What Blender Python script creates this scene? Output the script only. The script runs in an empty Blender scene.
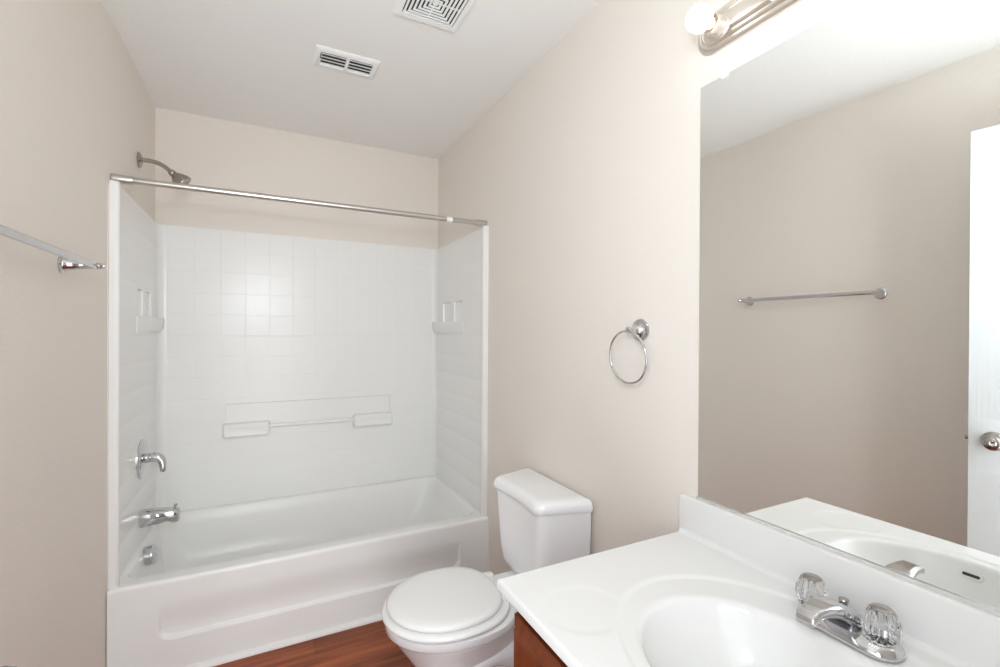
import bpy, bmesh, math
from mathutils import Vector, Matrix
S = bpy.context.scene
C = S.collection
PI = math.pi
R = math.radians

# ---------------------------------------------------------------- camera, world, light, exposure
W, D, H = 1.524, 2.917, 2.452          # room width, depth from the camera to the back wall, height
cam_d = bpy.data.cameras.new('camera')
cam_d.sensor_width = 36.0
cam_d.lens = 462.16 / 1000 * 36.0
cam_d.clip_start = 0.02
cam = bpy.data.objects.new('camera', cam_d); C.objects.link(cam)
ya, pt, ro = R(26.941), R(-0.174), R(0.306)
fw = Vector((math.sin(ya)*math.cos(pt), math.cos(ya)*math.cos(pt), math.sin(pt)))
rt = Vector((math.cos(ya), -math.sin(ya), 0)); up = rt.cross(fw)
r2 = rt*math.cos(ro) + up*math.sin(ro); u2 = -rt*math.sin(ro) + up*math.cos(ro)
m = Matrix((r2, u2, -fw)).transposed().to_4x4()
m.translation = Vector((.505, 0, 1.31))
cam.matrix_world = m
S.camera = cam

S.view_settings.view_transform = 'Standard'
S.view_settings.look = 'None'
S.view_settings.gamma = 1
S.view_settings.use_curve_mapping = False
S.view_settings.exposure = 0.09
S.cycles.use_denoising = True
S.cycles.max_bounces = 12
S.cycles.diffuse_bounces = 9
S.cycles.glossy_bounces = 6
S.cycles.transmission_bounces = 8

wd = bpy.data.worlds.new('world'); S.world = wd; wd.use_nodes = True
bg = wd.node_tree.nodes['Background']
bg.inputs[0].default_value = (0.92, 0.96, 1.0, 1)
WORLD = 3.5
bg.inputs[1].default_value = WORLD       # light of the hallway coming in through the doorway

def area(name, loc, target, size, power, col, size_y=None):
    l = bpy.data.lights.new(name, 'AREA'); l.energy = power; l.color = col
    l.size = size
    if size_y: l.shape = 'RECTANGLE'; l.size_y = size_y
    o = bpy.data.objects.new(name, l); C.objects.link(o); o.location = loc
    o.rotation_euler = (Vector(target)-Vector(loc)).to_track_quat('-Z', 'Y').to_euler()
    return o
# the photographer's flash by the camera: a direct head and a head bounced off the ceiling; behind, an added unseen fill panel evens out the room
P_FLASH, P_BOUNCE, P_FILL, BULB = 5.2, 6.4, 55.0, 6.0
area('camera_flash', (.36, -.03, 1.60), (.75, 2.5, 1.35), .10, P_FLASH, (.86, .93, 1.0))
area('bounce_flash', (.50, .10, 1.70), (.66, 1.3, 2.45), .30, P_BOUNCE, (.84, .93, 1.0))
area('hall_fill', (1.25, -3.0, 1.35), (.50, 1.5, 1.25), 3.2, P_FILL, (.97, .985, 1.0), 2.2)

# ---------------------------------------------------------------- materials
def mat(name, col=(.8,.8,.8), rough=.5, metal=0, spec=.5, trans=0, ior=1.45, coat=0):
    mm = bpy.data.materials.new(name); mm.use_nodes = True
    b = mm.node_tree.nodes['Principled BSDF']
    b.inputs['Base Color'].default_value = (*col, 1)
    b.inputs['Roughness'].default_value = rough
    b.inputs['Metallic'].default_value = metal
    b.inputs['Specular IOR Level'].default_value = spec
    b.inputs['Transmission Weight'].default_value = trans
    b.inputs['IOR'].default_value = ior
    b.inputs['Coat Weight'].default_value = coat
    return mm
def nd(mm, t, **kw):
    n = mm.node_tree.nodes.new(t)
    for k, v in kw.items():
        if hasattr(n, k): setattr(n, k, v)
        else: n.inputs[k.replace('_', ' ')].default_value = v
    return n
def lk(mm, a, b): mm.node_tree.links.new(a, b)
def bump(mm, sock, strength, dist):
    b = nd(mm, 'ShaderNodeBump'); b.inputs['Strength'].default_value = strength; b.inputs['Distance'].default_value = dist
    lk(mm, sock, b.inputs['Height']); lk(mm, b.outputs[0], mm.node_tree.nodes['Principled BSDF'].inputs['Normal'])
def texco(mm, scale=(1,1,1), rot=(0,0,0)):
    t = nd(mm, 'ShaderNodeTexCoord'); p = nd(mm, 'ShaderNodeMapping')
    p.inputs['Scale'].default_value = scale; p.inputs['Rotation'].default_value = rot
    lk(mm, t.outputs['Object'], p.inputs['Vector']); return p.outputs[0]
def paint(name, col, scale=130, st=.28, rough=.75):
    mm = mat(name, col, rough, spec=.25)
    v = texco(mm)
    n = nd(mm, 'ShaderNodeTexNoise'); n.inputs['Scale'].default_value = scale; n.inputs['Detail'].default_value = 3
    lk(mm, v, n.inputs['Vector'])
    r = nd(mm, 'ShaderNodeValToRGB'); r.color_ramp.elements[0].position = .4; r.color_ramp.elements[1].position = .66
    lk(mm, n.outputs['Fac'], r.inputs[0]); bump(mm, r.outputs[0], st, .0012)
    return mm
M = {}
M['wall'] = paint('beige_orange_peel_paint', (.775, .722, .665))
M['ceiling'] = paint('white_ceiling_paint', (.84, .83, .81), 90, .25, .9)
M['acrylic'] = mat('white_gloss_acrylic', (.82, .82, .805), .24, spec=.35)
M['porcelain'] = mat('white_porcelain', (.87, .87, .875), .08, spec=.55)
M['seat'] = mat('white_seat_enamel', (.86, .86, .85), .18)
M['plastic'] = mat('white_painted_metal', (.86, .86, .85), .4)
M['dark'] = mat('dark_duct', (.05, .05, .055), .8)
M['chrome'] = mat('polished_chrome', (.62, .62, .635), .07, 1)
M['nickel'] = mat('brushed_nickel', (.84, .79, .73), .34, 1)
M['satin'] = mat('satin_nickel', (.40, .37, .34), .24, 1)
M['rod'] = mat('satin_steel_rod', (.60, .575, .54), .34, 1)
M['mirror'] = mat('silvered_glass', (.965, .98, .965), .0, 1)
M['edge'] = mat('glass_edge', (.18, .24, .22), .2)
M['alu'] = mat('aluminium_channel', (.80, .80, .78), .25, .6)
M['clear'] = mat('clear_acrylic', (1, 1, 1), .03, trans=1, ior=1.47)
M['caulk'] = mat('white_caulk', (.78, .77, .74), .5)
M['trim'] = mat('white_trim_paint', (.80, .79, .77), .4)
M['sticker'] = mat('white_sticker', (.85, .85, .85), .5)
M['bakelite'] = mat('socket_insulator', (.45, .33, .20), .5)
# cultured marble: white, very faint mottling
mm = M['marble'] = mat('white_cultured_marble', (.82, .815, .795), .12, spec=.5)
v = texco(mm); n = nd(mm, 'ShaderNodeTexNoise'); n.inputs['Scale'].default_value = 5; n.inputs['Detail'].default_value = 4
lk(mm, v, n.inputs['Vector']); r = nd(mm, 'ShaderNodeValToRGB')
r.color_ramp.elements[0].color = (.77, .765, .755, 1); r.color_ramp.elements[1].color = (.79, .785, .775, 1)
lk(mm, n.outputs['Fac'], r.inputs[0]); lk(mm, r.outputs[0], mm.node_tree.nodes['Principled BSDF'].inputs['Base Color'])
# bulb
mm = M['bulb'] = bpy.data.materials.new('lit_globe_bulb'); mm.use_nodes = True
nt = mm.node_tree; nt.nodes.clear(); e = nt.nodes.new('ShaderNodeEmission'); o_ = nt.nodes.new('ShaderNodeOutputMaterial')
e.inputs[0].default_value = (1, .95, .88, 1); e.inputs[1].default_value = BULB; nt.links.new(e.outputs[0], o_.inputs[0])
# wood
def wood(name, c0, c1, grain_scale, rough, planks=None, rot=(0,0,0)):
    mm = mat(name, c0, rough, spec=.4)
    v = texco(mm, grain_scale, rot)
    n = nd(mm, 'ShaderNodeTexNoise'); n.inputs['Scale'].default_value = 1; n.inputs['Detail'].default_value = 6; n.inputs['Roughness'].default_value = .62; n.inputs['Distortion'].default_value = .4
    lk(mm, v, n.inputs['Vector'])
    r = nd(mm, 'ShaderNodeValToRGB'); r.color_ramp.elements[0].color = (*c0, 1); r.color_ramp.elements[1].color = (*c1, 1)
    r.color_ramp.elements[0].position = .34; r.color_ramp.elements[1].position = .68
    lk(mm, n.outputs['Fac'], r.inputs[0])
    out = r.outputs[0]
    if planks:
        v2 = texco(mm)
        br = nd(mm, 'ShaderNodeTexBrick'); br.offset = .37; br.squash = 1
        br.inputs['Scale'].default_value = 1; br.inputs['Brick Width'].default_value = planks[0]; br.inputs['Row Height'].default_value = planks[1]
        br.inputs['Mortar Size'].default_value = .0009; br.inputs['Mortar Smooth'].default_value = .2
        br.inputs['Color1'].default_value = (1.18, 1.15, 1.12, 1); br.inputs['Color2'].default_value = (.78, .76, .74, 1); br.inputs['Mortar'].default_value = (.45, .42, .4, 1)
        lk(mm, v2, br.inputs['Vector'])
        mx = nd(mm, 'ShaderNodeMix', data_type='RGBA', blend_type='MULTIPLY'); mx.inputs[0].default_value = 1
        lk(mm, out, mx.inputs[6]); lk(mm, br.outputs['Color'], mx.inputs[7]); out = mx.outputs[2]
    lk(mm, out, mm.node_tree.nodes['Principled BSDF'].inputs['Base Color'])
    return mm
M['floor'] = wood('reddish_brown_plank', (.15, .032, .010), (.37, .098, .030), (2.2, 34, 10), .34, (1.1, .125))
M['cabinet'] = wood('red_brown_cabinet_wood', (.12, .026, .008), (.20, .048, .015), (40, 40, 3), .28)
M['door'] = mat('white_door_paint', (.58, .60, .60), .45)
mm = M['door']; v = texco(mm, (120, 120, 3.5)); n = nd(mm, 'ShaderNodeTexNoise'); n.inputs['Scale'].default_value = 1; n.inputs['Detail'].default_value = 3; n.inputs['Distortion'].default_value = .6
lk(mm, v, n.inputs['Vector']); bump(mm, n.outputs['Fac'], .5, .001)

# ---------------------------------------------------------------- helpers
def obj(name, bm, m_, parent=None, smooth=40, bevel=None, bseg=2):
    me = bpy.data.meshes.new(name)
    bmesh.ops.remove_doubles(bm, verts=bm.verts, dist=1e-6)
    bmesh.ops.recalc_face_normals(bm, faces=bm.faces)
    bm.to_mesh(me); bm.free()
    for mt in (m_ if isinstance(m_, (list, tuple)) else [m_]): me.materials.append(mt)
    if smooth:
        for p in me.polygons: p.use_smooth = True
        me.set_sharp_from_angle(angle=R(smooth))
    o = bpy.data.objects.new(name, me); C.objects.link(o)
    if bevel:
        b = o.modifiers.new('bevel', 'BEVEL'); b.width = bevel; b.segments = bseg; b.limit_method = 'ANGLE'; b.angle_limit = R(35)
        b.harden_normals = False
    if parent: o.parent = parent; o.matrix_parent_inverse = parent.matrix_world.inverted()
    return o
def empty(name, loc, rz=0):
    o = bpy.data.objects.new(name, None); C.objects.link(o); o.location = loc; o.rotation_euler = (0, 0, rz)
    o.empty_display_size = .05
    o.matrix_world = Matrix.Translation(loc) @ Matrix.Rotation(rz, 4, 'Z')
    return o
def tag(o, label, cat, group=None):
    o['label'] = label; o['category'] = cat
    if group: o['group'] = group
    return o
def struct(o): o['kind'] = 'structure'; return o
def box(bm, x0, x1, y0, y1, z0, z1, mi=0):
    vs = [bm.verts.new(p) for p in ((x0,y0,z0),(x1,y0,z0),(x1,y1,z0),(x0,y1,z0),(x0,y0,z1),(x1,y0,z1),(x1,y1,z1),(x0,y1,z1))]
    fs = []
    for f in ((0,3,2,1),(4,5,6,7),(0,1,5,4),(1,2,6,5),(2,3,7,6),(3,0,4,7)):
        fc = bm.faces.new([vs[i] for i in f]); fc.material_index = mi; fs.append(fc)
    return vs
def mkbox(name, x0, x1, y0, y1, z0, z1, m_, parent=None, bevel=None, bseg=2):
    bm = bmesh.new(); box(bm, x0, x1, y0, y1, z0, z1)
    return obj(name, bm, m_, parent, 40, bevel, bseg)
def loft(bm, rings, cap0=True, cap1=True, mi=0, closed=True):
    rv = [[bm.verts.new(p) for p in r] for r in rings]
    n = len(rv[0])
    for a, b in zip(rv, rv[1:]):
        for i in range(n if closed else n-1):
            j = (i+1) % n
            f = bm.faces.new((a[i], a[j], b[j], b[i])); f.material_index = mi
    if cap0: f = bm.faces.new(rv[0][::-1]); f.material_index = mi
    if cap1: f = bm.faces.new(rv[-1]); f.material_index = mi
    return rv
def rr(x0, x1, y0, y1, r, seg=8):
    """rounded rectangle, counter-clockwise 2D"""
    out = []
    for cx, cy, a0 in ((x1-r, y1-r, 0), (x0+r, y1-r, 90), (x0+r, y0+r, 180), (x1-r, y0+r, 270)):
        for k in range(seg+1):
            a = R(a0 + 90*k/seg); out.append((cx+r*math.cos(a), cy+r*math.sin(a)))
    return out
def rr4(x0, x1, y0, y1, rf, rb, seg=6):
    """rounded rectangle with its own radius at the x0 (front) and x1 (back) corners"""
    out = []
    for cx, cy, a0, r in ((x1-rb, y1-rb, 0, rb), (x0+rf, y1-rf, 90, rf), (x0+rf, y0+rf, 180, rf), (x1-rb, y0+rb, 270, rb)):
        for k in range(seg+1):
            a = R(a0 + 90*k/seg); out.append((cx+r*math.cos(a), cy+r*math.sin(a)))
    return out
def frame_for(d):
    d = Vector(d).normalized()
    a = Vector((0,0,1)) if abs(d.z) < .9 else Vector((1,0,0))
    u = d.cross(a).normalized(); v_ = d.cross(u).normalized()
    return d, u, v_
def lathe(bm, prof, org, axis, n=32, mi=0, caps=True):
    """prof: list of (distance along axis, radius)"""
    d, u, v_ = frame_for(axis); org = Vector(org); rings = []
    for t, r in prof:
        r = max(r, 1e-5)
        rings.append([org + d*t + (u*math.cos(2*PI*k/n) + v_*math.sin(2*PI*k/n))*r for k in range(n)])
    return loft(bm, rings, caps, caps, mi)
def tube(bm, pts, rad, n=16, closed=False, mi=0):
    pts = [Vector(p) for p in pts]; N = len(pts)
    rads = rad if isinstance(rad, (list, tuple)) else [rad]*N
    rings = []; pu = None
    for i, p in enumerate(pts):
        if closed: t = (pts[(i+1) % N] - pts[i-1]).normalized()
        else: t = (pts[min(i+1, N-1)] - pts[max(i-1, 0)]).normalized()
        if pu is None: _, pu, _ = frame_for(t)
        pu = (pu - t*pu.dot(t)).normalized(); pv = t.cross(pu)
        rings.append([p + (pu*math.cos(2*PI*k/n) + pv*math.sin(2*PI*k/n))*rads[i] for k in range(n)])
    if closed:
        rv = [[bm.verts.new(q) for q in r] for r in rings]
        for a in range(N):
            A, B = rv[a], rv[(a+1) % N]
            for k in range(n):
                j = (k+1) % n; f = bm.faces.new((A[k], A[j], B[j], B[k])); f.material_index = mi
    else: loft(bm, rings, True, True, mi)
def sheet(bm, us, vs, f, mi=0):
    g = [[bm.verts.new(f(u, v_)) for v_ in vs] for u in us]
    for i in range(len(us)-1):
        for j in range(len(vs)-1):
            fc = bm.faces.new((g[i][j], g[i+1][j], g[i+1][j+1], g[i][j+1])); fc.material_index = mi
    return g
def sstep(a, b, x):
    t = min(max((x-a)/(b-a), 0), 1); return t*t*(3-2*t)
def frange(a, b, n): return [a+(b-a)*i/n for i in range(n+1)]
def merge(*ls):
    out = []
    for x in sorted(v_ for l in ls for v_ in l):
        if not out or x-out[-1] > 1e-5: out.append(x)
    return out
def bez(p0, p1, p2, p3, n=12):
    p0, p1, p2, p3 = map(Vector, (p0, p1, p2, p3))
    return [p0*(1-t)**3 + p1*3*t*(1-t)**2 + p2*3*t*t*(1-t) + p3*t**3 for t in [i/n for i in range(n+1)]]

# ---------------------------------------------------------------- room shell
FY = -.06    # plane of the wall with the doorway the camera stands in
struct(mkbox('floor', -.12, W+.12, FY-.14, D+.12, -.1, 0, M['floor']))
struct(mkbox('ceiling', -.12, W+.12, FY-.14, D+.12, H, H+.1, M['ceiling']))
bm = bmesh.new()
# left wall: slightly wavy drywall, the part above the surround starts with a small step
ys = [FY-.14, .3, .7, 1.05, 1.4, 1.8, 2.05, 2.13]; xs = [-.060, -.060, -.055, -.036, -.020, -.022, -.008, -.003]
vb = [[bm.verts.new((x, y, z)) for z in (0, H)] for x, y in zip(xs, ys)]
for a, b in zip(vb, vb[1:]): bm.faces.new((a[0], b[0], b[1], a[1]))
vo = [bm.verts.new((-.12, y, z)) for y in (ys[0], 2.13) for z in (0, H)]
bm.faces.new((vo[0], vo[2], vo[3], vo[1])); bm.faces.new((vb[0][0], vo[0], vo[1], vb[0][1])); bm.faces.new((vb[-1][0], vb[-1][1], vo[3], vo[2]))
bm.faces.new([a[1] for a in vb] + [vo[3], vo[1]]); bm.faces.new([a[0] for a in vb][::-1] + [vo[0], vo[2]])
g = [[bm.verts.new((x, y, z)) for z in (1.84, H)] for x, y in ((-.12, 2.13), (-.003, 2.13), (-.001, 2.22), (.001, 2.30), (0, D), (-.12, D))]
for i in range(6):
    a, b = g[i], g[(i+1) % 6]; bm.faces.new((a[0], b[0], b[1], a[1]))
bm.faces.new([a[0] for a in g]); bm.faces.new([a[1] for a in g])
box(bm, -.12, -.07, 2.13, D, 0, 1.84); box(bm, -.12, -.001, 2.13, 2.145, 0, 1.84)
struct(obj('wall_left', bm, M['wall'], smooth=20))
bm = bmesh.new()
box(bm, W, W+.12, FY-.14, 2.145, 0, H); box(bm, W, W+.12, 2.145, D, 1.84, H); box(bm, W+.07, W+.12, 2.145, D, 0, 1.84)
struct(obj('wall_right', bm, M['wall']))
bm = bmesh.new(); box(bm, -.12, W+.12, D, D+.12, 0, H)
struct(obj('wall_back', bm, M['wall']))
DX0, DX1, DZ = .01, .86, 2.075
FRONT = True
if FRONT:
    bm = bmesh.new()
    box(bm, DX1+.02, W, FY-.12, FY, 0, H); box(bm, -.10, DX1+.02, FY-.12, FY, DZ+.02, H)
    struct(obj('wall_front', bm, M['wall']))
    bm = bmesh.new()
    box(bm, DX1, DX1+.02, FY-.125, FY+.003, 0, DZ); box(bm, -.06, DX1+.02, FY-.125, FY+.003, DZ, DZ+.02); box(bm, -.065, -.045, FY-.125, FY+.003, 0, DZ)
    box(bm, DX1+.006, DX1+.062, FY, FY+.014, 0, DZ+.06); box(bm, -.06, DX1+.062, FY, FY+.014, DZ+.008, DZ+.062)
    struct(obj('trim_1', bm, M['trim'], bevel=.003))
# base strip along the apron of the tub
bm = bmesh.new()
prof = [(2.122, 0), (2.106, 0), (2.105, .006), (2.108, .012), (2.113, .017), (2.122, .020)]
loft(bm, [[(x, y, z) for y, z in prof] for x in (0, W)])
struct(obj('trim_2', bm, M['trim']))
bm = bmesh.new()
prof = [(W, 0), (W-.012, 0), (W-.012, .07), (W-.006, .082), (W, .085)]
loft(bm, [[(x, y, z) for x, z in prof] for y in (.87, 2.10)])
struct(obj('baseboard_right', bm, M['trim']))
bm = bmesh.new()
prof = [(-.01, 0), (.008, 0), (.008, .07), (.002, .082), (-.01, .085)]
loft(bm, [[(x, y, z) for x, z in prof] for y in (.1, 2.10)])
struct(obj('baseboard_left', bm, M['trim']))

# ---------------------------------------------------------------- door, open against the left wall (seen in the mirror)
hinge = Vector((.022, -.03, 0)); latch = Vector((.186, .742, 0)); L = (latch-hinge).length
ang = math.atan2(latch.y-hinge.y, latch.x-hinge.x)
T = .035
# local frame: u along door from the hinge, n = thickness; visible face is towards +x
def door_bm():
    bm = bmesh.new()
    st, mid = .115, .10
    cols = [(st, (L-mid)/2), ((L+mid)/2, L-st)]
    rows = [(.22, .83), (.98, 1.52), (1.64, 1.93)]
    z0, z1 = .012, 2.057
    us = merge([0, L], *[[a, a+.016, b-.016, b] for a, b in cols], *[[a+.03, b-.03] for a, b in cols])
    zs = merge([z0, z1], *[[a, a+.016, b-.016, b] for a, b in rows], *[[a+.03, b-.03] for a, b in rows])
    def dep(u, z):
        for a, b in cols:
            for c, d in rows:
                q = min(u-a, b-u, z-c, d-z)
                if q > 0: return .007 if q < .02 else .002
        return 0
    for s in (0, 1):
        sheet(bm, us, zs, lambda u, z: (u, (-dep(u, z) if s == 0 else -T+dep(u, z)), z))
    for u in (0, L): sheet(bm, [0, 1], zs, lambda t, z: (u, -T*t, z))
    for z in (z0, z1): sheet(bm, us, [0, 1], lambda u, t: (u, -T*t, z))
    return bm
door = obj('door_1', door_bm(), M['door'], smooth=20)
door.location = hinge; door.rotation_euler = (0, 0, ang)
door.matrix_world = Matrix.Translation(hinge) @ Matrix.Rotation(ang, 4, 'Z')
struct(door)
def child_local(o, parent):
    o.parent = parent; o.matrix_parent_inverse = Matrix.Identity(4); return o
ku, kz = L-.066, .93
for s in (-1, 1):
    bm = bmesh.new(); y0 = -T if s < 0 else 0
    lathe(bm, [(0,.032),(.003,.033),(.007,.030),(.012,.016),(.028,.013),(.034,.018),(.042,.0255),(.052,.0275),(.060,.0255),(.066,.019),(.0665,.012),(.063,.0115),(.063,0)], (ku, y0, kz), (0, s, 0))
    kn = child_local(obj('door_knob', bm, M['satin']), door); kn['label'] = 'satin nickel round knob'
    bm = bmesh.new(); lathe(bm, [(.0625,.010),(.066,.010),(.067,.008),(.065,.005),(.065,0)], (ku, y0, kz), (0, s, 0), 20)
    child_local(obj('keyhole' if s < 0 else 'lock_button', bm, M['chrome']), kn)
bm = bmesh.new(); box(bm, L-.001, L+.0015, -T/2-.012, -T/2+.012, kz-.028, kz+.028)
child_local(obj('latch_plate', bm, M['satin']), door)
bm = bmesh.new(); pr = rr(-T/2-.007, -T/2+.007, kz-.007, kz+.007, .002, 3)
loft(bm, [[(L+.001, y, z) for y, z in pr], [(L+.010, y*.9-.0008, z) for y, z in pr]])
child_local(obj('latch_bolt', bm, M['satin']), door)
for hz in (.2, 1.03, 1.87):
    bm = bmesh.new(); lathe(bm, [(0,.006),(.09,.006)], (-.004, .004, hz), (0,0,1), 12)
    child_local(obj('hinge', bm, M['satin']), door)

# ---------------------------------------------------------------- bathtub
tub = empty('bathtub', (W/2, 2.5, 0))
tag(tub, 'white alcove bathtub with recessed apron panel standing on the wood floor', 'bathtub')
bm = bmesh.new()
YA = 2.122
us = merge(frange(0, W, 60), frange(.10, .24, 36), frange(1.28, 1.42, 36)); zs = merge(frange(0, .34, 40), frange(.10, .19, 40), [.352, .356, .361, .3645, .3667, .3675])
def apron(x, z):
    y = YA
    if z > .352: t = (z-.352)/(.3675-.352); y = YA + .012*(1-math.sqrt(max(0, 1-t*t)))
    # recessed panel: rounded rectangle fading out towards the rim
    x0, x1, z0, r = .150, 1.372, .137, .045
    dx = max(x0+r-x, x-(x1-r)); dz = z0+r-z
    if dx > 0 and dz > 0: sd = r-math.hypot(dx, dz)
    else: sd = r-max(dx, dz)
    fade = 1-sstep(.17, .29, z)
    y += .016*sstep(0, .011, sd)*fade
    # soft bulge along the bottom band
    return (x, y, z)
sheet(bm, us, zs, apron)
apron_o = obj('apron', bm, M['acrylic'], tub, smooth=60)
def tring(x0, x1, y0, y1, r, z): return [(x, y, z) for x, y in rr(x0, x1, y0, y1, r, 10)]
bm = bmesh.new()
loft(bm, [tring(0, W, YA+.012, D-.001, .006, .3675), tring(.006, W-.006, YA+.02, D-.006, .02, .3675),
          tring(.024, W-.024, 2.192, D-.030, .055, .366), tring(.030, W-.030, 2.203, D-.036, .06, .362), tring(.036, W-.036, 2.211, D-.042, .065, .350),
          tring(.044, W-.055, 2.222, D-.05, .075, .30), tring(.056, W-.085, 2.236, D-.062, .09, .20), tring(.072, W-.14, 2.252, D-.08, .10, .13),
          tring(.095, W-.20, 2.28, D-.11, .10, .095), tring(.14, W-.26, 2.33, D-.16, .09, .085)], cap0=False)
obj('basin', bm, M['acrylic'], tub, smooth=60)
# overflow plate and floor drain
bm = bmesh.new(); lathe(bm, [(-.01,.041),(.018,.041),(.023,.039),(.026,.033),(.027,0)], (.054, 2.505, .320), (1, -.15, .2), 32)
lathe(bm, [(.026,.006),(.029,.005),(.030,0)], (.054, 2.505, .320), (1, -.25, .16), 12)
o = obj('overflow_plate', bm, M['chrome'], tub); o['label'] = 'round chrome overflow plate'
bm = bmesh.new(); lathe(bm, [(0,.034),(.004,.033),(.006,.028),(.003,.02),(.012,.018),(.016,.010),(.017,0)], (.30, 2.505, .084), (0,0,1), 28)
obj('drain', bm, M['chrome'], tub)

# ---------------------------------------------------------------- tub surround (moulded tile look)
sur = empty('tub_surround', (W/2, D, .365))
tag(sur, 'white moulded tile-pattern surround lining the three walls above the bathtub', 'shower surround')
ST = 1.853
GZ = [1.735-.1135*k for k in range(13)]; GX = [.173-.118+.118*k for k in range(14)]
GY = [2.23+.118*k for k in range(6)]
def groove(t, lines, w=.0032):
    for l in lines:
        if abs(t-l) < w: return 1-abs(t-l)/w
    return 0
def gl(lines, lo, hi, w=.0032): return [t for l in lines for t in (l-w, l-w*.4, l+w*.4, l+w) if lo < t < hi]
GD = .0008
# back panel with recessed soap ledge area
YB = D-.016
SX0, SX1, SZ0, SZ1 = .312, 1.205, .765, .912
bx0, bx1 = .050, W-.050
us = merge([bx0, bx1], gl(GX, bx0, bx1), [SX0, SX0+.004, SX1-.004, SX1]); zs = merge([.3675, ST], gl(GZ, .37, ST), [SZ0, SZ0+.02, SZ1-.004, SZ1])
def backf(x, z):
    g = max(groove(x, GX)*sstep(1.05, 1.35, z), groove(z, GZ))
    d = GD*1.5*g
    if SX0 < x < SX1 and SZ0 < z < SZ1: d = .009
    return (x, YB+d, z)
bm = bmesh.new(); sheet(bm, us, zs, backf); sheet(bm, [bx0, bx1], [0, 1], lambda x, t: (x, YB+(D-YB)*t, ST+.002*t))
obj('back_panel', bm, M['acrylic'], sur, smooth=12)
PX = .014
def side(sign):
    X = (lambda d: d) if sign < 0 else (lambda d: W-d)
    path = [(-.001, 2.140), (.018, 2.139), (.024, 2.141), (.0275, 2.147), (.0275, 2.160), (.024, 2.168), (PX+.001, 2.176)]
    y_end = 2.866
    pockets = ([(2.489, 2.590), (2.640, 2.755)] if sign < 0 else [(2.455, 2.585), (2.640, 2.775)])
    PZ0, PZ1 = 1.370, 1.490
    ysl = merge([2.18, y_end], gl(GY, 2.18, y_end), *[frange(a, b, 12) + [a+.003, b-.003] for a, b in pockets])
    path += [(PX, y) for y in ysl]
    rc = .040
    for k in range(1, 11):
        a = R(90*k/10); path.append((PX+rc*(1-math.cos(a))*.9, y_end + (YB-y_end)*math.sin(a)))
    zs = merge([.3675, ST], gl(GZ, .37, ST), frange(PZ0, PZ1, 12), [PZ0+.003, PZ1-.003])
    def f(i, z):
        d, y = path[int(i)]
        fl = int(i) >= 7 and int(i) < 7+len(ysl)
        q = 0
        if fl:
            q = GD*groove(z, GZ)*.7
            for a, b in pockets:
                if a < y < b and PZ0 < z < PZ1:
                    t = (y-a)/(b-a); tz = (z-PZ0)/(PZ1-PZ0)
                    q = .034*(1-.55*t)*(.55+.45*math.sin(PI*t)) * (1-.25*tz)
        elif int(i) > 1: q = GD*groove(z, GZ)
        return (X(d-q), y, z)
    bm = bmesh.new(); sheet(bm, list(range(len(path))), zs, f)
    sheet(bm, list(range(len(path))), [0, 1], lambda i, t: (X(path[int(i)][0]*(1-t)-.0005*t), path[int(i)][1]*(1-t)+t*min(D, path[int(i)][1]+ (.016 if path[int(i)][1] > y_end else 0)), ST+.003*t))
    p = obj('side_panel', bm, M['acrylic'], sur, smooth=20)
    # corner shelf: quarter bow between side and back panel
    bm = bmesh.new(); rings = []
    ya_ = pockets[0][0]-.020
    for z, k in ((1.298, .25), (1.304, .55), (1.318, .85), (1.340, .97), (1.360, 1.0), (1.368, .985), (1.371, .95)):
        pts = [(PX-.004, YB+.004), (PX-.004, ya_)]
        for t in frange(0, 1, 16):
            y = ya_ + (YB-ya_)*t
            x = PX + k*(.004 + .026*t)
            pts.append((x, y))
        pts.append((PX+k*.028, YB+.004))
        rings.append([(X(x), y, z) for x, y in pts])
    loft(bm, rings)
    obj('corner_shelf', bm, M['acrylic'], p, smooth=45)
side(-1); side(1)
def soap(x0, x1, z0, z1):
    bm = bmesh.new(); rings = []
    for y, i in ((YB+.009, -.001), (YB-.004, 0), (YB-.028, .002), (YB-.036, .006), (YB-.039, .012)):
        rings.append([(x, y, z) for x, z in rr(x0+i, x1-i, z0+i*1.3, z1-i*.7, .012, 6)])
    rings.append([(x, YB-.036, z) for x, z in rr(x0+.02, x1-.02, z0+.02, z1-.02, .012, 6)])
    loft(bm, rings); return obj('soap_ledge', bm, M['acrylic'], sur, smooth=50)
soap(.302, .530, .728, .806); soap(.982, 1.217, .728, .806)
bm = bmesh.new(); tube(bm, [(x, YB-.014, .778) for x in frange(.51, 1.0, 10)], .0095, 14)
obj('towel_rail', bm, M['acrylic'], sur)

# ---------------------------------------------------------------- tub and shower fittings on the left end
vx = PX
t = empty('shower_valve', (vx, 2.560, .735)); tag(t, 'chrome shower valve with round plate and curved lever on the left surround panel', 'faucet')
bm = bmesh.new(); rings = []
for d, k in ((0, 1), (.004, 1), (.009, .94), (.013, .80), (.017, .5), (.018, .25)):
    rings.append([(vx+d, 2.560+.086*k*math.cos(a)*(1+.0*math.sin(a)), .735+.088*k*math.sin(a)) for a in [2*PI*i/40 for i in range(40)]])
loft(bm, rings); obj('escutcheon', bm, M['chrome'], t)
bm = bmesh.new(); lathe(bm, [(0,.021),(.02,.020),(.022,.017),(.026,.017),(.028,.020)], (vx+.012, 2.560, .738), (1,0,0), 28)
obj('valve_stem', bm, M['chrome'], t)
bm = bmesh.new(); hp = bez((vx+.036, 2.560, .738), (vx+.068, 2.560, .742), (vx+.084, 2.553, .728), (vx+.082, 2.545, .672), 12)
tube(bm, hp, [.021, .022, .0225, .0225, .022, .021, .019, .017, .0155, .0145, .0135, .0125, .009], 20)
obj('lever_handle', bm, M['chrome'], t)

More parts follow.
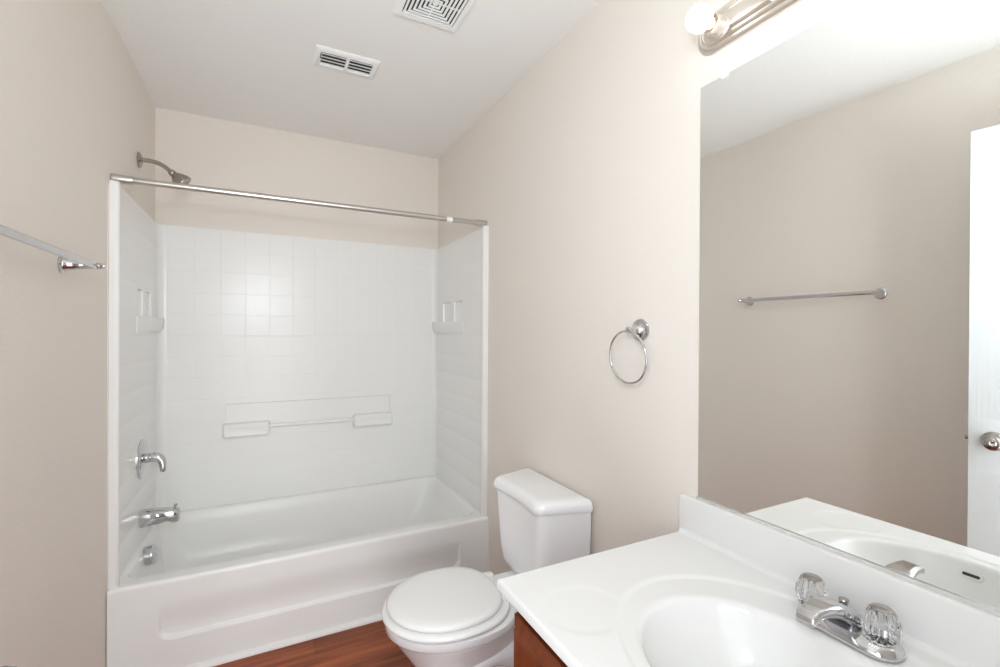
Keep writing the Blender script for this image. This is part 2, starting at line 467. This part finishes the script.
t = empty('tub_spout', (vx, 2.545, .480)); tag(t, 'chrome bathtub filler spout with diverter knob below the shower valve', 'faucet')
bm = bmesh.new(); rings = []
for x, zt, zb, w in ((0, .520, .444, .031), (.006, .521, .443, .032), (.03, .520, .445, .034), (.07, .518, .449, .033), (.10, .515, .455, .030), (.118, .513, .447, .028), (.132, .511, .445, .026), (.141, .508, .447, .022), (.145, .502, .452, .016)):
    rings.append([(vx+x, 2.545+y, z-.008) for y, z in rr(-w, w, zb, zt, min(w, (zt-zb)/2)*.85, 6)])
loft(bm, rings); obj('spout_body', bm, M['chrome'], t)
bm = bmesh.new(); lathe(bm, [(0,.004),(.010,.004),(.011,.0075),(.018,.0085),(.021,.006),(.0215,0)], (vx+.130, 2.545, .499), (0,0,1), 16)
obj('diverter_knob', bm, M['chrome'], t)

t = empty('wall_shower', (.003, 2.558, 2.066)); tag(t, 'satin nickel shower head on bent arm above the left end of the tub', 'shower head')
bm = bmesh.new(); lathe(bm, [(0,.034),(.003,.034),(.008,.028),(.012,.014),(.014,.012)], (.003, 2.558, 2.066), (1,0,0), 28)
obj('wall_flange', bm, M['satin'], t)
ap = bez((.003, 2.558, 2.068), (.075, 2.558, 2.070), (.088, 2.558, 2.062), (.128, 2.558, 2.024), 16)
bm = bmesh.new(); tube(bm, ap, .0095, 16); obj('shower_arm', bm, M['satin'], t)
dv = Vector((.72, 0, -.69)).normalized()
bm = bmesh.new(); lathe(bm, [(-.006,.013),(.004,.016),(.009,.016),(.012,.014),(.018,.018),(.034,.030),(.050,.037),(.062,.040),(.067,.039),(.068,.034),(.066,.032),(.066,0)], (.122, 2.558, 2.030), dv, 32)
obj('spray_head', bm, M['satin'], t)

t = empty('shower_rod', (0, 2.170, 1.870)); tag(t, 'satin metal shower curtain rod spanning the alcove without a curtain', 'curtain rod')
bm = bmesh.new(); lathe(bm, [(.03,.0125),(W-.03,.0125)], (0, 2.170, 1.870), (1,0,0), 24); obj('rod', bm, M['rod'], t)
for s in (0, 1):
    bm = bmesh.new(); lathe(bm, [(0,.0165),(.001,.0175),(.058,.0165),(.062,.0155),(.0625,.0130)], (.0 if s == 0 else W, 2.170, 1.870), (1 if s == 0 else -1, 0, 0), 24); obj('end_cap', bm, M['rod'], t)
bm = bmesh.new(); lathe(bm, [(0,.0125),(.0004,.0131),(.030,.0131),(.0305,.0125)], (1.305, 2.170, 1.870), (1,0,0), 24)
o = obj('sticker', bm, M['sticker'], t); o['label'] = 'small white sticker'

# ---------------------------------------------------------------- towel bar (left wall)
t = empty('towel_bar', (-.022, 1.43, 1.50)); tag(t, 'long chrome towel bar on two round posts on the left wall', 'towel bar')
XB = .055
bm = bmesh.new(); tube(bm, [(XB, 1.115, 1.500), (XB, 1.774, 1.500)], .0095, 20); obj('bar', bm, M['chrome'], t)
for y in (1.122, 1.768):
    x0 = -.036 if y < 1.3 else -.022
    k_ = XB+.003-x0
    bm = bmesh.new(); lathe(bm, [(0,.027),(.003,.0275),(.006,.025),(.0075,.020),(.010,.0195),(.013,.0175),(.034,.0135),(k_-.020,.0095),(k_-.010,.0095),(k_+.002,.010),(k_+.009,.0095),(k_+.011,.0065),(k_+.013,.0075),(k_+.017,.0085),(k_+.020,.0065),(k_+.0215,0)], (x0, y, 1.500), (1,0,0), 28)
    obj('post', bm, M['chrome'], t)

# ---------------------------------------------------------------- towel ring (right wall)
t = empty('towel_ring', (W, 1.058, 1.318)); tag(t, 'chrome towel ring hanging from a round plate on the right wall', 'towel ring')
bm = bmesh.new(); lathe(bm, [(0,.034),(.003,.035),(.007,.033),(.010,.026),(.013,.025),(.017,.018),(.024,.011),(.040,.0085),(.046,.0100),(.051,.0105),(.056,.008),(.058,0)], (W, 1.058, 1.318), (-1,0,0), 32)
obj('wall_post', bm, M['chrome'], t)
bm = bmesh.new(); cz = 1.236
tube(bm, [(W-.047 - .006*math.sin(a), 1.066+.078*math.cos(a), cz+.078*math.sin(a)) for a in [2*PI*i/64 for i in range(64)]], .0036, 12, closed=True)
obj('ring', bm, M['chrome'], t)

# ---------------------------------------------------------------- ceiling fittings
t = empty('air_register', (.811, 2.052, H)); tag(t, 'small white rectangular air register with two rows of slats in the ceiling', 'air vent')
x0, x1, y0, y1 = .682, .938, 1.976, 2.127; zc = H
bm = bmesh.new(); box(bm, x0+.024, x1-.024, y0+.024, y1-.024, zc-.0025, zc-.0005); obj('duct', bm, M['dark'], t)
def frame_ring(bm, outer, inner, z0, z1, ob=.006):
    """flat frame with bevelled outer edge; outer/inner = (x0,x1,y0,y1)"""
    def q(r, i, z): return [(r[0]+i, r[2]+i, z), (r[1]-i, r[2]+i, z), (r[1]-i, r[3]-i, z), (r[0]+i, r[3]-i, z)]
    loft(bm, [q(inner, 0, z1), q(outer, 0, z1), q(outer, 0, z1-.002), q(outer, ob, z0), q(inner, 0, z0), q(inner, 0, z1)], False, False)
bm = bmesh.new(); frame_ring(bm, (x0, x1, y0, y1), (x0+.026, x1-.026, y0+.027, y1-.027), zc-.010, zc, .010)
box(bm, .811-.006, .811+.006, y0+.026, y1-.026, zc-.010, zc-.003)
obj('frame', bm, M['plastic'], t)
for xa, xb in ((x0+.028, .803), (.819, x1-.028)):
    for k in range(4):
        yy = y0+.0415+.0240*k
        bm = bmesh.new(); vs = box(bm, xa-.003, xb+.003, yy-.0095, yy+.0095, -.0008, .0008)
        for v_ in vs: v_.co.z += zc-.0065 + (v_.co.y-yy)*.35
        obj('slat', bm, M['plastic'], t)
bm = bmesh.new(); box(bm, x0+.021, x0+.024, y0+.03, y0+.075, zc-.0115, zc-.0095); obj('damper_slot', bm, M['dark'], t)

t = empty('exhaust_fan', (1.024, 1.522, H)); tag(t, 'square white exhaust fan grille with concentric slots in the ceiling', 'exhaust fan')
cx, cy, hh = 1.024, 1.522, .1235
def sq(h_): return (cx-h_, cx+h_, cy-h_, cy+h_)
bm = bmesh.new(); box(bm, cx-.095, cx+.095, cy-.095, cy+.095, zc-.002, zc-.0005); obj('housing', bm, M['dark'], t)
bm = bmesh.new(); frame_ring(bm, sq(hh), sq(.095), zc-.016, zc, .012); obj('frame', bm, M['plastic'], t)
for k in range(6):
    h1 = .0905-.0140*k; h0 = h1-.0078
    bm = bmesh.new(); frame_ring(bm, sq(h1), sq(h0), zc-.0150, zc-.0142, .0003); obj('louver', bm, M['plastic'], t)
bm = bmesh.new(); box(bm, cx-.0085, cx+.0085, cy-.0085, cy+.0085, zc-.015, zc-.008); obj('center_plate', bm, M['plastic'], t)
bm = bmesh.new()
box(bm, cx-.0015, cx+.0015, cy-.096, cy+.096, zc-.0135, zc-.009); box(bm, cx-.096, cx+.096, cy-.0015, cy+.0015, zc-.0135, zc-.009)
obj('rib', bm, M['plastic'], t)

# ---------------------------------------------------------------- toilet
TY = 1.487
toi = empty('toilet', (1.15, TY, 0)); tag(toi, 'white two-piece toilet with closed lid between bathtub and vanity', 'toilet')
def egg(x0, x1, hw, z, cy_=TY, n=56, wide=.52, p=2.05, off=0):
    """egg ring: front at x0, back at x1, widest at x0+(x1-x0)*wide"""
    xm = x0+(x1-x0)*wide; out = []
    for i in range(n):
        a = 2*PI*i/n; c, s = math.cos(a), math.sin(a)
        ax = (x1-xm) if c > 0 else (xm-x0)
        pp = 2.5 if c > 0 else p
        out.append((xm+ax*math.copysign(abs(c)**(2/pp), c), cy_+hw*math.copysign(abs(s)**(2/pp), s)+off, z))
    return out
bm = bmesh.new()
loft(bm, [egg(.95, 1.44, .105, 0, wide=.4), egg(.948, 1.442, .108, .012, wide=.4), egg(.962, 1.435, .100, .035, wide=.4), egg(.985, 1.42, .082, .08, wide=.45),
          egg(.985, 1.38, .080, .13, wide=.45), egg(.965, 1.34, .095, .18, wide=.5), egg(.930, 1.31, .124, .235, wide=.52), egg(.893, 1.30, .154, .29, wide=.53), egg(.869, 1.29, .174, .325, wide=.54),
          egg(.863, 1.29, .180, .333, wide=.54), egg(.860, 1.30, .184, .336, wide=.54), egg(.855, 1.30, .189, .342, wide=.54), egg(.853, 1.30, .191, .364, wide=.54), egg(.862, 1.295, .183, .371, wide=.54),
          egg(.90, 1.25, .14, .371, wide=.54), egg(.92, 1.22, .12, .34, wide=.54), egg(.96, 1.17, .08, .24, wide=.54), egg(1.0, 1.12, .04, .19, wide=.54)])
# deck carrying the tank, and trapway bulge behind the bowl
loft(bm, [[(x, y, z) for x, y in rr(a, b, TY-h_, TY+h_, r_, 6)] for z, a, b, h_, r_ in
          ((.0, 1.22, 1.44, .085, .04), (.12, 1.24, 1.43, .075, .04), (.22, 1.22, 1.44, .085, .04), (.29, 1.20, 1.47, .10, .04), (.33, 1.18, 1.49, .115, .04), (.360, 1.18, 1.495, .12, .035), (.368, 1.185, 1.49, .115, .03))])
for s_ in (-1, 1):
    yy = TY+s_*.070
    tube(bm, bez((1.02, yy, .10), (1.12, TY+s_*.085, .27), (1.28, TY+s_*.085, .30), (1.36, TY+s_*.075, .03), 22), [.030+.016*math.sin(PI*i/22) for i in range(23)], 18)
obj('bowl', bm, M['porcelain'], toi, smooth=50)
bm = bmesh.new()
loft(bm, [egg(.851, 1.262, .190, .3745), egg(.846, 1.268, .195, .378), egg(.845, 1.268, .196, .384), egg(.849, 1.266, .193, .3905), egg(.859, 1.258, .184, .3935),
          egg(.91, 1.20, .13, .3925), egg(.915, 1.195, .125, .378), egg(.90, 1.20, .13, .3745)], False, False)
obj('seat', bm, M['seat'], toi, smooth=50)
bm = bmesh.new()
loft(bm, [egg(.868, 1.236, .172, .3965), egg(.862, 1.24, .178, .399), egg(.860, 1.242, .180, .405), egg(.863, 1.24, .178, .411), egg(.872, 1.234, .170, .4155), egg(.90, 1.21, .148, .4185), egg(.96, 1.17, .10, .4205), egg(1.0, 1.12, .05, .421)])
obj('lid', bm, M['seat'], toi, smooth=50)
for s in (-1, 1):
    bm = bmesh.new()
    loft(bm, [[(x, y, z) for x, y in rr(1.232-i, 1.272-i*.2, TY+s*.075-.022+i, TY+s*.075+.022-i, .008, 5)] for z, i in ((.369, 0), (.392, 0), (.402, .004), (.405, .010))])
    obj('hinge', bm, M['seat'], toi)
def tankring(x0, x1, hw, z, r=.03, sag=.0):
    pts = rr4(x0, x1, TY-hw, TY+hw, r, .008)
    # resample straight sides so the front can bow in
    out = []
    N = len(pts)
    for i, p in enumerate(pts):
        q = pts[(i+1) % N]; out.append(p)
        if (i+1) % 7 == 0:
            for k in range(1, 12): out.append((p[0]+(q[0]-p[0])*k/12, p[1]+(q[1]-p[1])*k/12))
    res = []
    for x, y in out:
        y = TY + (y-TY)*(1-.23*(x1-x)/(x1-x0))
        if x < (x0+x1)/2:
            w = (x-(x0+x1)/2)/(x0-(x0+x1)/2)
            x = x + w*sag*math.cos(PI/2*min(1, abs((y-TY)/(hw*.82))))**1.2
        res.append((x, y, z))
    return res
bm = bmesh.new()
loft(bm, [tankring(1.42, 1.475, .120, .3685, .02, 0), tankring(1.385, 1.495, .160, .372, .03, .002), tankring(1.362, 1.500, .188, .385, .035, .004), tankring(1.347, 1.505, .203, .42, .035, .006), tankring(1.338, 1.508, .212, .48, .035, .009),
          tankring(1.332, 1.508, .216, .56, .035, .012), tankring(1.326, 1.508, .219, .65, .035, .014), tankring(1.324, 1.508, .220, .695, .035, .014)])
obj('tank', bm, M['porcelain'], toi, smooth=50)
bm = bmesh.new()
loft(bm, [tankring(1.326, 1.503, .214, .6945, .035, .014), tankring(1.312, 1.508, .224, .6955, .036, .014), tankring(1.309, 1.510, .226, .701, .036, .014), tankring(1.311, 1.510, .225, .716, .036, .014),
          tankring(1.317, 1.509, .220, .728, .036, .014), tankring(1.326, 1.506, .212, .7345, .034, .013), tankring(1.345, 1.498, .197, .737, .03, .011)])
obj('tank_lid', bm, M['porcelain'], toi, smooth=50)
for s in (-1, 1):
    bm = bmesh.new(); lathe(bm, [(0,.014),(.012,.013),(.018,.008),(.019,0)], (1.20, TY+s*.098, .01), (0,0,1), 18); obj('bolt_cap', bm, M['seat'], toi)

# ---------------------------------------------------------------- vanity cabinet
vc = empty('vanity_cabinet', (1.25, .42, 0)); tag(vc, 'reddish brown wooden vanity cabinet under the white sink top', 'cabinet')
CX, CY1, CY0, CZ = .992, .866, FY+.02, .757
mb = M['cabinet']
bm = bmesh.new()
box(bm, CX+.02, W-.002, CY1-.016, CY1, .09, CZ); box(bm, CX+.02, W-.002, CY0, CY0+.016, .09, CZ)
box(bm, CX+.02, W-.002, CY0+.016, CY1-.016, .09, .106); box(bm, CX+.07, CX+.085, CY0, CY1, 0, .09)
box(bm, CX+.08, W-.002, CY1-.016, CY1, 0, .09)
obj('carcass', bm, mb, vc)
bm = bmesh.new()
box(bm, CX, CX+.02, CY0, CY0+.04, .09, CZ); box(bm, CX, CX+.02, CY1-.04, CY1, .09, CZ)
box(bm, CX, CX+.02, CY0+.04, CY1-.04, CZ-.045, CZ); box(bm, CX, CX+.02, CY0+.04, CY1-.04, .09, .13); box(bm, CX, CX+.02, .39, .43, .13, CZ-.045)
obj('face_frame', bm, mb, vc)
def front_panel(name, y0, y1, z0, z1):
    bm = bmesh.new(); rings = []
    for x, i in ((CX-.0005, 0), (CX-.010, 0), (CX-.012, .003), (CX-.020, .018), (CX-.023, .020), (CX-.0245, .024), (CX-.0245, .05)):
        rings.append([(x, y0+i, z0+i), (x, y1-i, z0+i), (x, y1-i, z1-i), (x, y0+i, z1-i)])
    loft(bm, rings); return obj(name, bm, mb, vc, smooth=25)
for a, b in ((CY0+.015, .404), (.416, CY1-.004)):
    dr = front_panel('door', a, b, .115, CZ-.046)
    ky = b-.035 if a < .2 else a+.035
    bm = bmesh.new(); lathe(bm, [(0,.008),(.006,.006),(.014,.006),(.020,.014),(.026,.015),(.030,.010),(.031,0)], (CX-.018, ky, .60), (-1,0,0), 20)
    obj('knob', bm, M['nickel'], dr)

# ---------------------------------------------------------------- sink top with integral basin, soap dish and backsplash
st = empty('sink_top', (1.24, .42, CZ)); tag(st, 'white cultured marble sink top with molded oval basin on the vanity cabinet', 'sink')
TX0, TY0, TY1, TZ = .954, FY+.002, .892, .777
BX, BY, BA, BB = 1.215, .455, .170, .214
def top_h(x, y):
    ex, ey = (x-BX), (y-BY)
    z = TZ
    # shallow oval apron around the bowl
    r1 = math.hypot((x-1.245)/.232, ey/.290)
    z -= .0035*(1-sstep(.955, 1.0, r1))
    r = math.hypot(ex/BA, ey/BB)
    # bowl
    if r < 1.06:
        t = max(0, 1-r/1.0)
        z -= .006*(1-sstep(.97, 1.06, r))
        z -= .118*(1-(1-min(1, t*1.55))**2.4)
    # moulded soap dish
    rs = math.hypot((x-1.055)/.088, (y-.722)/.083)
    z -= .0012*(1-sstep(.80, 1.0, rs))*sstep(.99, 1.05, r1)
    # rolled front and side edge
    e = min(x-TX0, TY1-y)
    if e < .006: z -= .006-math.sqrt(max(0, .006**2-(.006-e)**2))
    # cove to the backsplash
    c = (W-.020)-x
    if c < .010: z += .010-math.sqrt(max(0, .010**2-(.010-max(c, 0))**2))
    return z
us = merge(frange(TX0, TX0+.008, 6), frange(TX0+.008, W-.030, 130), frange(W-.030, W-.020, 6)); vs_ = merge(frange(TY0, TY1-.008, 220), frange(TY1-.008, TY1, 6))
bm = bmesh.new()
sheet(bm, us, vs_, lambda x, y: (x, y, top_h(x, y)))
# skirt: front drop edge, free end, underside
ZB = CZ+.0005
sheet(bm, [0, 1, 2], vs_, lambda i, y: ((TX0, y, top_h(TX0, y)), (TX0, y, ZB-.001), (TX0+.032, y, ZB-.001))[i])
sheet(bm, us, [0, 1], lambda x, j: (x, TY1, top_h(x, TY1)) if j == 0 else (x, TY1, ZB))
obj('countertop', bm, M['marble'], st, smooth=50)
bm = bmesh.new()
prof = [(W-.020, TZ+.008), (W-.020, .869), (W-.0185, .8735), (W-.015, .875), (W-.001, .875), (W-.001, TZ-.02), (W-.020, TZ-.02)]
loft(bm, [[(x, y, z) for x, z in prof] for y in (TY0, TY1-.003, TY1-.0008, TY1)][:2] + [[(x+(W-.01-x)*.15, TY1, z-(.001 if z > .8 else 0)) for x, z in prof]])
obj('backsplash', bm, M['marble'], st, smooth=50)
bm = bmesh.new(); zd = top_h(BX, BY)
lathe(bm, [(0,.024),(.003,.023),(.004,.019),(.001,.018),(.001,.017),(.006,.016),(.009,.010),(.0095,0)], (BX+.02, BY, zd-.0005), (0,0,1), 28)
obj('drain', bm, M['chrome'], st)
# overflow slot on the front wall of the bowl
def bowl_pt(x, y): return Vector((x, y, top_h(x, y)))
oy = .462
ox = BX-BA*.945
nrm = Vector((top_h(ox+.004, oy)-top_h(ox-.004, oy), 0, 0)); nrm = Vector((-nrm.x/.008, 0, 1)).normalized()
tng = Vector((-nrm.z, 0, nrm.x)) if nrm.x > 0 else Vector((nrm.z, 0, -nrm.x))
base = bowl_pt(ox, oy)
def slot(r_, off0, off1, hl):
    bm = bmesh.new(); pr = rr(-hl, hl, -r_, r_, r_*.98, 6)
    loft(bm, [[base + nrm*o2 + Vector((0, 1, 0))*a + tng*b for a, b in pr] for o2 in (off0, off1)])
    return bm
o = obj('overflow_rim', slot(.0085, -.006, .003, .0215), M['marble'], st, bevel=.001)
obj('overflow_slot', slot(.0035, -.002, .0034, .0155), M['dark'], o)

# ---------------------------------------------------------------- basin faucet
FX, FYC, FZ = 1.446, .463, TZ
fa = empty('basin_faucet', (FX, FYC, FZ)); tag(fa, 'chrome two-handle faucet with clear acrylic knobs behind the oval basin', 'faucet')
bm = bmesh.new()
def oval(hx, hy, z, r_): return [(x, y, z) for x, y in rr(FX-.011-hx, FX-.011+hx, FYC-.010-hy+.006, FYC-.010+hy-.006, r_, 10)]
loft(bm, [oval(.037, .087, FZ-.0005, .036), oval(.038, .088, FZ+.003, .037), oval(.036, .086, FZ+.008, .035), oval(.029, .078, FZ+.014, .028), oval(.020, .067, FZ+.0175, .019)])
for s in (-1, 1):
    lathe(bm, [(0,.021),(.008,.0205),(.014,.016),(.017,.012),(.026,.010)], (FX, FYC+s*.056, FZ+.008), (0,0,1), 28)
obj('base_plate', bm, M['chrome'], fa)
# spout: wedge rising then reaching forward, wide flat tip
bm = bmesh.new(); rings = []
for x, zt, zb, w in ((FX+.016, FZ+.024, FZ+.010, .024), (FX+.006, FZ+.036, FZ+.010, .030), (FX-.010, FZ+.047, FZ+.012, .031), (FX-.030, FZ+.055, FZ+.026, .028), (FX-.055, FZ+.062, FZ+.039, .0235), (FX-.080, FZ+.064, FZ+.046, .0195), (FX-.103, FZ+.062, FZ+.046, .0175), (FX-.118, FZ+.056, FZ+.041, .0165), (FX-.124, FZ+.050, FZ+.039, .0145)):
    rings.append([(x, FYC+y, z) for y, z in rr(-w, w, zb, zt, min(w, (zt-zb)/2)*.8, 6)])
loft(bm, rings); obj('spout', bm, M['chrome'], fa, smooth=60)
for s in (-1, 1):
    # faceted clear acrylic knob with metal core and cap
    n = 60; rings = []
    for z, r_, fl in ((.018,.015,0), (.020,.021,.5), (.026,.0255,1), (.040,.0275,1), (.052,.0255,1), (.062,.0215,.8), (.069,.0185,.4), (.070,.0150,0)):
        rings.append([(FX+(r_*(1-.13*fl*(.5-.5*math.cos(12*a))))*math.cos(a), FYC+s*.0565+(r_*(1-.13*fl*(.5-.5*math.cos(12*a))))*math.sin(a), FZ+z-.007) for a in [2*PI*i/n for i in range(n)]])
    bm = bmesh.new(); loft(bm, rings)
    k = obj('knob', bm, M['clear'], fa, smooth=30); k['label'] = 'clear acrylic faceted knob'
    bm = bmesh.new(); lathe(bm, [(.0635,.0155),(.0650,.0155),(.0662,.012),(.0666,0)], (FX, FYC+s*.0565, FZ), (0,0,1), 28)
    obj('cap', bm, M['satin'] if s < 0 else M['satin'], k)
bm = bmesh.new(); lathe(bm, [(0,.0025),(.038,.0025),(.040,.0045),(.050,.0065),(.056,.0085),(.058,.0075),(.0585,0)], (FX+.010, FYC+.006, FZ-.012), (0,0,1), 18)
obj('pop_up_rod', bm, M['satin'], fa)

# ---------------------------------------------------------------- mirror
MZ0, MZ1, MY0, MY1 = .876, 1.951, FY+.01, .843
tilt = 0
mi_o = empty('wall_mirror', (W, .42, MZ0)); tag(mi_o, 'large frameless wall mirror above the sink top reflecting the left wall', 'mirror')
bm = bmesh.new()
for y0, y1 in ((MY0, MY1),):
    xb0, xb1 = W-.001, W-.001+tilt*(MZ1-MZ0)
    th = .0045
    vs = [bm.verts.new(p) for p in ((xb0-th+.0, y0, MZ0+.004), (xb0-th, y1, MZ0+.004), (xb1-th, y1, MZ1), (xb1-th, y0, MZ1), (xb0, y0, MZ0+.004), (xb0, y1, MZ0+.004), (xb1, y1, MZ1), (xb1, y0, MZ1))]
    for f, mi in (((0,1,2,3), 0), ((4,7,6,5), 1), ((0,4,5,1), 1), ((1,5,6,2), 1), ((2,6,7,3), 1), ((3,7,4,0), 1)):
        fc = bm.faces.new([vs[i] for i in f]); fc.material_index = mi
obj('mirror_glass', bm, [M['mirror'], M['edge']], mi_o, smooth=0)
bm = bmesh.new()
pr = [(W-.001, .8752), (W-.0095, .8752), (W-.0095, .8825), (W-.0065, .8825), (W-.0065, .8768), (W-.001, .8768)]
loft(bm, [[(x, y, z) for x, z in pr] for y in (MY0, MY1+.002)])
obj('bottom_channel', bm, M['alu'], mi_o)
for y in (.772, .06):
    bm = bmesh.new()
    loft(bm, [[(x, yy, z) for yy, z in rr(y-.009, y+.009, MZ1-.009, MZ1+.011, .006, 6)] for x in (W-.009, W-.0075, W-.0062)] )
    lathe(bm, [(0,.004),(.002,.003),(.0022,0)], (W-.009, y, MZ1+.005), (-1,0,0), 12)
    box(bm, W-.0075, W-.0005, y-.007, y+.007, MZ1+.001, MZ1+.010)
    obj('mirror_clip', bm, M['sticker'], mi_o)

# ---------------------------------------------------------------- vanity light bar
LZ, LY0, LY1 = 2.073, .235, .853
lb = empty('vanity_light', (W, (LY0+LY1)/2, LZ)); tag(lb, 'brushed nickel vanity light bar with lit globe bulbs above the mirror', 'light fixture')
bm = bmesh.new(); rings = []
for d, i in ((.0, 0), (.006, 0), (.009, .003), (.012, .009), (.0125, .012), (.011, .0135), (.0125, .0150), (.016, .019), (.0175, .0235), (.016, .0255), (.0175, .0275), (.022, .031), (.0245, .037), (.025, .042)):
    rings.append([(W-d, y, z) for y, z in rr(LY0+i, LY1-i, LZ-.051+i, LZ+.051-i, max(.050-i, .002), 12)])
loft(bm, rings); obj('backplate', bm, M['nickel'], lb, smooth=35)
for k in range(4):
    y = .768-.1455*k
    bm = bmesh.new(); lathe(bm, [(0,.024),(.004,.024),(.006,.021),(.022,.0205),(.024,.0215),(.036,.0215),(.037,.0195),(.030,.018)], (W-.024, y, LZ-.014), (-1,0,0), 32, caps=False)
    so = obj('socket', bm, M['nickel'], lb)
    bm = bmesh.new(); lathe(bm, [(.020,.0195),(.021,.012),(.034,.0125)], (W-.024, y, LZ-.014), (-1,0,0), 24, caps=False); obj('socket_insert', bm, M['bakelite'], so)
    # globe bulb
    rb = .0305; c0 = .102
    prf = [(.040,.0125),(.052,.0135),(.062,.0155)]
    for q in range(0, 21):
        a = R(148-148*q/20); prf.append((c0-.024+rb*math.cos(a), rb*math.sin(a)))
    bm = bmesh.new(); lathe(bm, prf, (W-.024, y, LZ-.016), (-1,0,0), 32)
    obj('bulb', bm, M['bulb'], lb, smooth=80)
